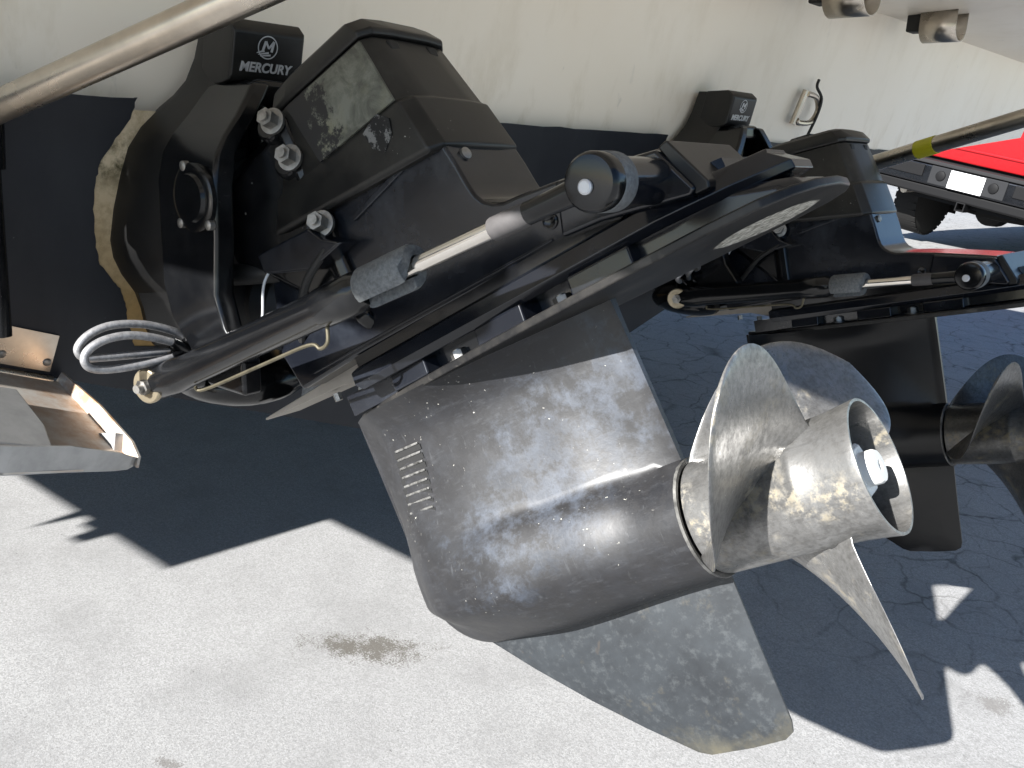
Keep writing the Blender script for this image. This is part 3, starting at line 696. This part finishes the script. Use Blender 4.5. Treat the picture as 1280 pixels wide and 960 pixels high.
        W('rod_sleeve', g_lathe(q(.838), d, [(0, .0090), (.002, .0095), (L * .045, .0096), (L * .058, .0090)], 20), SLEEVE, cy)
        W('rod_end', g_lathe(q(.885), d, [(0, .0088), (L * .05, .0090), (L * .115, .0105)], 20), BLACK, cy)
        pc = M @ Vector((.509, 0, -.155)); pv = (M.to_3x3() @ Vector((0, sd, 0)))
        W('trim_pin', g_cyl(pc + pv * .06, pc + pv * .15, .0185, 24), HOUS, cy)
        W('pin_bushing', g_lathe(pc + pv * .140, pv, [(0, .0205), (.002, .0218), (.018, .0218), (.021, .0210)], 32), ZINC, cy)
        kn = W('pin_end_cap', g_lathe(pc + pv * .160, pv, [(0, .0212), (.010, .0215), (.0135, .0208), (.0158, .0188), (.0165, .015), (.0166, .0)], 36), BLACK, cy)
        W('pin_bolt', g_lathe(pc + pv * .1755 + M.to_3x3() @ Vector((-.003, 0, -.002)), pv, [(0, .0055), (.003, .0055), (.004, .0042)], 18), LETTER, kn)
        # hydraulic line under the cylinder
        e1 = -up * .021
        W('hydraulic_line', g_tube([q(.115) + e1 * .95 + sdv * .004, q(.13) + e1 * 1.25, q(.30) + e1 * 1.25, q(.43) + e1 * 1.25, q(.455) + e1 * 1.6, q(.475) + e1 * 1.45, q(.485) + e1 * .8], .0019, 8), PIPE, cy)
    # hydraulic hoses
    if worn:
        h1 = [(-.95, .47, .711), (-.95, .4665, .722), (-.95, .452, .733), (-.95, .418, .745), (-.95, .383, .748), (-.95, .359, .741), (-.95, .346, .728), (-.95, .351, .717), (-.95, .372, .714), (-.952, .434, .7105), (-.955, .467, .709)]
        h2 = [(-.93, .458, .715), (-.93, .444, .7235), (-.93, .417, .734), (-.93, .391, .7395), (-.93, .366, .7375), (-.93, .349, .729), (-.93, .344, .718), (-.93, .351, .709), (-.93, .371, .705), (-.93, .406, .7055), (-.93, .438, .709), (-.935, .458, .713)]
    else:
        h1 = [(-.95, yd - .10, .71), (-.93, yd - .13, .72), (-.92, yd - .16, .735), (-.93, yd - .17, .72), (-.94, yd - .13, .705)]
        h2 = [(-.94, yd - .10, .73), (-.91, yd - .13, .74), (-.90, yd - .155, .75), (-.91, yd - .16, .735), (-.94, yd - .12, .72)]
    for h in (h1, h2):
        ho = W('hydraulic_hose', g_tube(h, .0045, 12), HOSE); P = [Vector(p) for p in h]
        for a, b in ((0, 1), (-1, -2)):
            dd = (P[b] - P[a]).normalized(); W('hose_fitting', g_cyl(P[a] - dd * .004, P[a] + dd * .022, .0062, 12), BLACK, ho)
    return root

def m_plate():
    t = NT('scuffed_plate_paint'); a = t.noise(26, 7, .7); b = t.noise(200, 3, .7); x, y = t.xyz(0), t.xyz(1)
    col = t.mix(t.ramp(a, [(.4, 0.0), (.7, 1.0)]), (.007, .007, .0075), (.030, .028, .025))
    # worn bare patch near the after edge
    mp = t.n.new('ShaderNodeMapping'); mp.vector_type = 'TEXTURE'; mp.inputs['Location'].default_value = (.547, .022, 0); mp.inputs['Rotation'].default_value = (0, 0, radians(20)); mp.inputs['Scale'].default_value = (.046, .052, 1)
    t.link(t.tc.outputs['Object'], mp.inputs[0]); sx, sy = t.xyz(0, mp.outputs[0]), t.xyz(1, mp.outputs[0])
    d = t.math('SQRT', t.math('ADD', t.math('MULTIPLY', sx, sx), t.math('MULTIPLY', sy, sy))); d = t.math('ADD', d, t.math('MULTIPLY', t.math('SUBTRACT', a, .5), .35))
    w = t.ramp(d, [(.93, 1.0), (1.02, 0.0)])
    col = t.mix(w, col, t.mix(t.ramp(b, [(.4, 0.0), (.6, 1.0)]), (.16, .15, .12), (.62, .60, .54)))
    sc = t.ramp(t.noise(1, 5, .6, 0, stretch=(30, 240, 30)), [(.60, 0.0), (.68, 1.0)]); col = t.mix(t.math('MULTIPLY', sc, .35), col, (.14, .13, .115))
    t.set(col=col, rough=t.mix(w, .42, .6), spec=.35); t.bump(t.noise(160, 2, .6), .1, .001); return t.m
def m_decal():
    t = NT('worn_grey_decal'); a = t.noise(30, 8, .7, .5); b = t.noise(14, 4, .6); x = t.xyz(0)
    col = t.mix(t.ramp(a, [(.42, 0.0), (.6, 1.0)]), (.075, .077, .062), (.17, .175, .145)); col = t.mix(t.math('MULTIPLY', t.ramp(b, [(.5, 0.0), (.65, 1.0)]), .6), col, (.21, .20, .12))
    w = t.ramp(t.math('ADD', x, t.math('MULTIPLY', t.math('SUBTRACT', t.noise(38, 8, .75), .5), .16)), [(.216, 1.0), (.224, 0.0)])
    col = t.mix(w, col, (.010, .010, .011)); t.set(col=col, rough=.55); return t.m
def m_scuff():
    t = NT('salt_scuffed_paint'); a = t.noise(90, 8, .78); col = t.mix(t.ramp(a, [(.52, 0.0), (.56, 1.0)]), (.008, .008, .0085), (.17, .17, .165)); t.set(col=col, rough=.5, spec=.3); return t.m
SCUFF = m_scuff()
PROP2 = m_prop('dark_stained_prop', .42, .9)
PIPE = m_metal('dull_hydraulic_pipe', (.20, .18, .13), .55, .5, 60)
SLEEVE = m_plain('worn_grey_sleeve', (.085, .08, .08), .6, .1, .5, 120)
DARKCASE = m_black('black_gearcase_paint', (.004, .0042, .005), (.022, .022, .023), .3, .5, .6, False, .3)  # plain near-black paint for the far gearcase and skeg
LOUV = m_metal('worn_louvre_metal', (.26, .255, .245), .38, .92, 170, .5); RINGM = m_black('chipped_ring_paint', (.02, .02, .02), (.5, .49, .46), .4, .5, 1.6, False)
PLATE = m_plate(); DECAL = m_decal(); BAREAL2 = m_plain('scraped_aluminium_plate', (.34, .31, .27), .5, .35, .35, 45)
WNUT = m_plain('white_plastic_nut', (.78, .77, .73), .4, 0, .12, 80); DUSTY2 = m_black('matt_housing_casting', (.006, .006, .0062), (.035, .033, .028), .40, .6, .5, False)

ORG1 = Vector((-.93, .572, .80))
make_drive(ORG1, 31, 10, YD, 'near stern drive, tilted up, its grey gearcase and steel propeller in full sun', True)
m2 = frame(16, 1, (0, 0, 0)); piv2 = Vector((-.88, YD + SPC, .868)); sh = Vector((.0865, 0, .0484))
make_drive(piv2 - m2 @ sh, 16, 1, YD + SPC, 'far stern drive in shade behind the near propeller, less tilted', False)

# ------------------------------------------------------------------ trim tab at the left edge
H0 = Vector((-1.086, .372, .658)); av_ = Vector((.206, .018, -.054)).normalized(); tv_ = Vector((0, -1, .36)).normalized(); nv_ = tv_.cross(av_).normalized()
if nv_.z < 0: nv_ = -nv_
tab = empty('trim_tab', H0); tag(tab, 'stainless trim tab tray with rust stains under the transom at left', 'trim tab')
TM = Matrix((av_, tv_, nv_)).transposed().to_4x4(); TM.translation = H0
def m_rusty():
    t = NT('rust_stained_steel'); a = t.noise(24, 6, .7); x, y = t.xyz(0), t.xyz(1)
    r = t.math('MULTIPLY', t.ramp(t.math('ADD', y, t.math('MULTIPLY', a, .05)), [(.025, 1.0), (.12, .35)]), t.ramp(a, [(.38, 0.0), (.62, 1.0)]))
    col = t.mix(t.math('MULTIPLY', r, .9), (.56, .54, .50), (.34, .17, .06)); t.set(col=col, metal=t.math('SUBTRACT', .30, t.math('MULTIPLY', r, .25)), rough=.5); return t.m
RUST = m_rusty(); Lt, Wt, hw_ = .214, .62, .030
def tabpoly(pts, z0, z1): return g_plan(pts, z0, z1)
build('tab_floor', g_plan([(0, .003), (Lt - .02, .003), (Lt - .004, .012), (Lt + .003, .03), (Lt + .03, .15), (Lt + .09, Wt), (0, Wt)], -.002, .0), RUST, tab, TM, smooth=False)
wall = [(-.004, -.001), (.0, .012), (.10, .019), (Lt - .03, .017), (Lt - .008, .010), (Lt - .004, -.001)]
build('side_wall', g_prism(wall, .0, .003), RUST, tab, TM, smooth=False)
lip = [(Lt - .010, .003, .008), (Lt - .002, .013, .012), (Lt + .004, .031, .018), (Lt + .016, .09, .026), (Lt + .03, .15, .027), (Lt + .09, Wt, .027)]
lv = [(u, t_, -.003) for u, t_, h in lip] + [(u, t_, h) for u, t_, h in lip]; nl = len(lip)
lo = build('aft_wall', (lv, [(k, k + 1, nl + k + 1, nl + k) for k in range(nl - 1)]), SS, tab, TM, smooth=False); lo.modifiers.new('s', 'SOLIDIFY').thickness = .002
act = []
for k in range(11): a = pi / 2 * k / 10; act.append((.075 + .028 * (1 - cos(a)) * 0 + .0, 0))
ab = [(.08, .0), (.19, .0), (.19, .004), (.16, .014), (.08, .016)]
build('ram_bracket', g_prism(ab, .085, .46), SS, tab, TM, bevel=.008, seg=3)
build('corner_gusset', g_prism([(.135, .0), (.175, .0), (.165, .016)], .003, .012), SS, tab, TM, smooth=False)
hp = [(.372, .716), (.361, .672), (-.2, .876), (-.2, .92)]
hv = [tp(y, z, .002) for y, z in hp] + [tp(y, z, .005) for y, z in hp]
hg = build('hinge_plate', (hv, [(0, 1, 2, 3), (4, 7, 6, 5), (0, 4, 5, 1), (1, 5, 6, 2), (2, 6, 7, 3), (3, 7, 4, 0)]), STEEL, tab, smooth=False)
build('hinge_barrel', g_cyl(H0 + tv_ * .01, H0 + tv_ * .55, .0055, 14), STEEL, tab)
for k in range(5):
    yy = .358 - k * .048; build('hinge_rivet', g_lathe(tp(yy, .672 + .36 * (.361 - yy) + .012, .005), (1, 0, -.23), [(0, .005), (.002, .004), (.003, .001)], 14), BOLT, hg)
build('tab_actuator', geo_join(g_cyl(tp(.292, .93, .03), tp(.285, .74, .075), .014, 18), g_cyl(tp(.293, .955, .026), tp(.291, .91, .034), .019, 18)), BLACK, tab)

# boat parts to world
for o in list(COL.objects):
    if o.parent is None and o not in (cam, sun, ground): o.matrix_world = G @ o.matrix_basis

# ------------------------------------------------------------------ pickup truck in the background
trk = empty('pickup_truck', (0, 0, 0)); tag(trk, 'red pickup truck parked behind the boat, only its tail visible', 'pickup truck')
RED = NT('red_car_paint').set(col=(.22, .0025, .0045), rough=.28, coat=.6, coatr=.08).m
CHR = m_metal('bumper_chrome', (.06, .062, .068), .25, .2, 8); PLAS = m_plain('black_bumper_plastic', (.006, .006, .0065), .6, 0, .15, 12, .15); TYRE = m_plain('tyre_rubber', (.016, .0155, .015), .85, 0, .4, 40, .2)
RIM = m_metal('alloy_rim', (.5, .5, .5), .35); GLS = NT('dark_glass').set(col=(.01, .012, .014), rough=.05).m
PLT = m_plain('white_licence_plate', (.85, .85, .85), .5, 0, .03); LMP = NT('red_tail_lamp').set(col=(.35, .005, .005), rough=.15).m
def K(name, geo, mat, par=None, **k): return build(name, geo, mat, par or trk, None, **k)
tg = K('tailgate', geo_join(g_box(-.76, .76, .03, .09, .80, 1.36)), RED, bevel=.012)
K('tailgate_crease', g_box(-.70, .70, .018, .034, .90, .925), RED, tg, bevel=.008); K('tailgate_handle', g_box(-.12, .12, .02, .034, 1.22, 1.28), PLAS, tg, bevel=.006)
for sx in (-1, 1):
    side = [(.04, .70), (2.15, .70), (2.15, 1.38), (.06, 1.36)]
    wa = [(.72 + .47 * cos(a), .40 + .47 * sin(a)) for a in [radians(40 + 100 * k / 12) for k in range(13)]]
    poly = [(.04, .62), (.34, .62)] + [(.74 - .45 * cos(radians(25 + 130 * k / 14)), .42 + .45 * sin(radians(25 + 130 * k / 14))) for k in range(15)] + [(1.16, .5), (2.15, .5), (2.15, 1.40), (.05, 1.37)]
    V, F = g_prism([(y, z) for y, z in poly], 0, 1); V = [(sx * (.955 - .17 * h), u, w) for u, h, w in V]
    K('bed_side', (V, F), RED, bevel=.01)
    K('tail_lamp', g_box(min(sx * .775, sx * .95), max(sx * .775, sx * .95), .015, .06, .88, 1.30), LMP, bevel=.01)
K('bed_floor', g_box(-.78, .78, .08, 2.12, .74, .80), PLAS); K('chassis', geo_join(g_box(-.42, -.32, .10, 5.0, .48, .62), g_box(.32, .42, .10, 5.0, .48, .62)), PLAS)
cabp = [(2.18, .50), (4.1, .50), (4.1, 1.05), (3.75, 1.30), (3.3, 1.86), (2.35, 1.90), (2.18, 1.40)]
K('cab', g_prism([(a, b) for a, b in cabp], 0, 1) and (lambda g: ([(.95 - 1.9 * h, u, w) for u, h, w in g[0]], g[1]))(g_prism(cabp, 0, 1)), RED, bevel=.03)
K('rear_window', g_box(-.65, .65, 2.165, 2.2, 1.45, 1.80), GLS); K('bonnet', g_box(-.93, .93, 4.08, 5.3, .5, 1.12), RED, bevel=.05)
bp = K('bumper', g_box(-.93, .93, -.13, .02, .56, .74), CHR, bevel=.02)
K('step_pad', g_box(-.92, .92, -.135, .03, .742, .775), m_plain('grey_step_pad', (.02, .02, .021), .7, 0, .15, 12, .15), bevel=.008)
K('bumper_recess', g_box(-.34, .34, -.140, -.12, .575, .735), m_plain('grey_bumper_centre', (.018, .0185, .020), .6, 0, .15, 12, .15), bp, bevel=.008)
for sx in (-1, 1):
    K('bumper_pad', g_box(min(sx * .40, sx * .90), max(sx * .40, sx * .90), -.142, -.12, .62, .725), PLAS, bp, bevel=.008)
    K('plate_lamp', g_lathe((sx * .235, -.139, .66), (0, -1, 0), [(0, .045), (.012, .042), (.016, .03)], 20), PLAS, bp)
K('lower_valance', g_box(-.90, .90, -.10, .02, .47, .56), PLAS, bevel=.02)
K('licence_plate', g_box(-.153, .153, -.150, -.143, .575, .728), PLT, bp, bevel=.004)
K('hitch_receiver', geo_join(g_box(-.04, .04, -.10, .25, .40, .41), g_box(-.04, .04, -.10, .25, .47, .48), g_box(-.04, -.03, -.10, .25, .41, .47), g_box(.03, .04, -.10, .25, .41, .47), g_box(-.45, .45, .0, .06, .43, .49)), PLAS)
K('tailpipe', g_tube([(-.62, 1.2, .42), (-.60, .5, .47), (-.60, .02, .46)], .035, 14), STEEL)
K('fuel_tank', g_box(-.62, .30, 1.25, 2.6, .30, .52), PLAS, bevel=.04); K('gearbox_pan', g_box(-.30, .62, 2.7, 4.6, .24, .50), PLAS, bevel=.05); K('front_axle', g_cyl((-.75, 4.35, .38), (.75, 4.35, .38), .07, 16), PLAS)
for sx in (-1, 1): K('mud_flap', g_box(min(sx * .56, sx * .86), max(sx * .56, sx * .86), 1.20, 1.215, .22, .62), PLAS)
K('rear_axle', geo_join(g_cyl((-.75, .74, .40), (.75, .74, .40), .045, 16), g_lathe((0, .55, .40), (0, 1, 0), [(0, .06), (.05, .14), (.2, .15), (.36, .05)], 20)), PLAS)
K('spare_wheel', g_lathe((.12, .52, .36), (0, 0, 1), [(0, .2), (.02, .37), (.17, .37), (.19, .2)], 28), TYRE)
for sx in (-1, 1):
    for yy in (.74, 4.35):
        w = K('wheel', g_lathe((sx * .70 - sx * .13, yy, .40), (sx, 0, 0), [(0, .24), (.0, .33), (.02, .385), (.06, .40), (.20, .40), (.24, .385), (.26, .33), (.26, .24)], 40), TYRE)
        K('rim', g_lathe((sx * .70, yy, .40), (sx, 0, 0), [(-.10, .24), (.10, .25), (.115, .235), (.08, .22), (.06, .05), (.09, .045)], 30), RIM, w)
        if yy < 1:
            for k in range(34):
                a = 2 * pi * k / 34; c_, s_ = cos(a), sin(a)
                V, F = g_box(-.115, .115, -.026, .026, .386, .3992); V = [(sx * .70 + x, yy + y * c_ - z * s_, .40 + y * s_ + z * c_) for x, y, z in V]; K('tread_block', (V, F), TYRE, w, smooth=False)
trk.matrix_world = Matrix.Translation((-2.66, 8.58, 0)) @ Matrix.Rotation(radians(-6), 4, 'Z') @ Matrix.Rotation(radians(6.5), 4, 'Y')
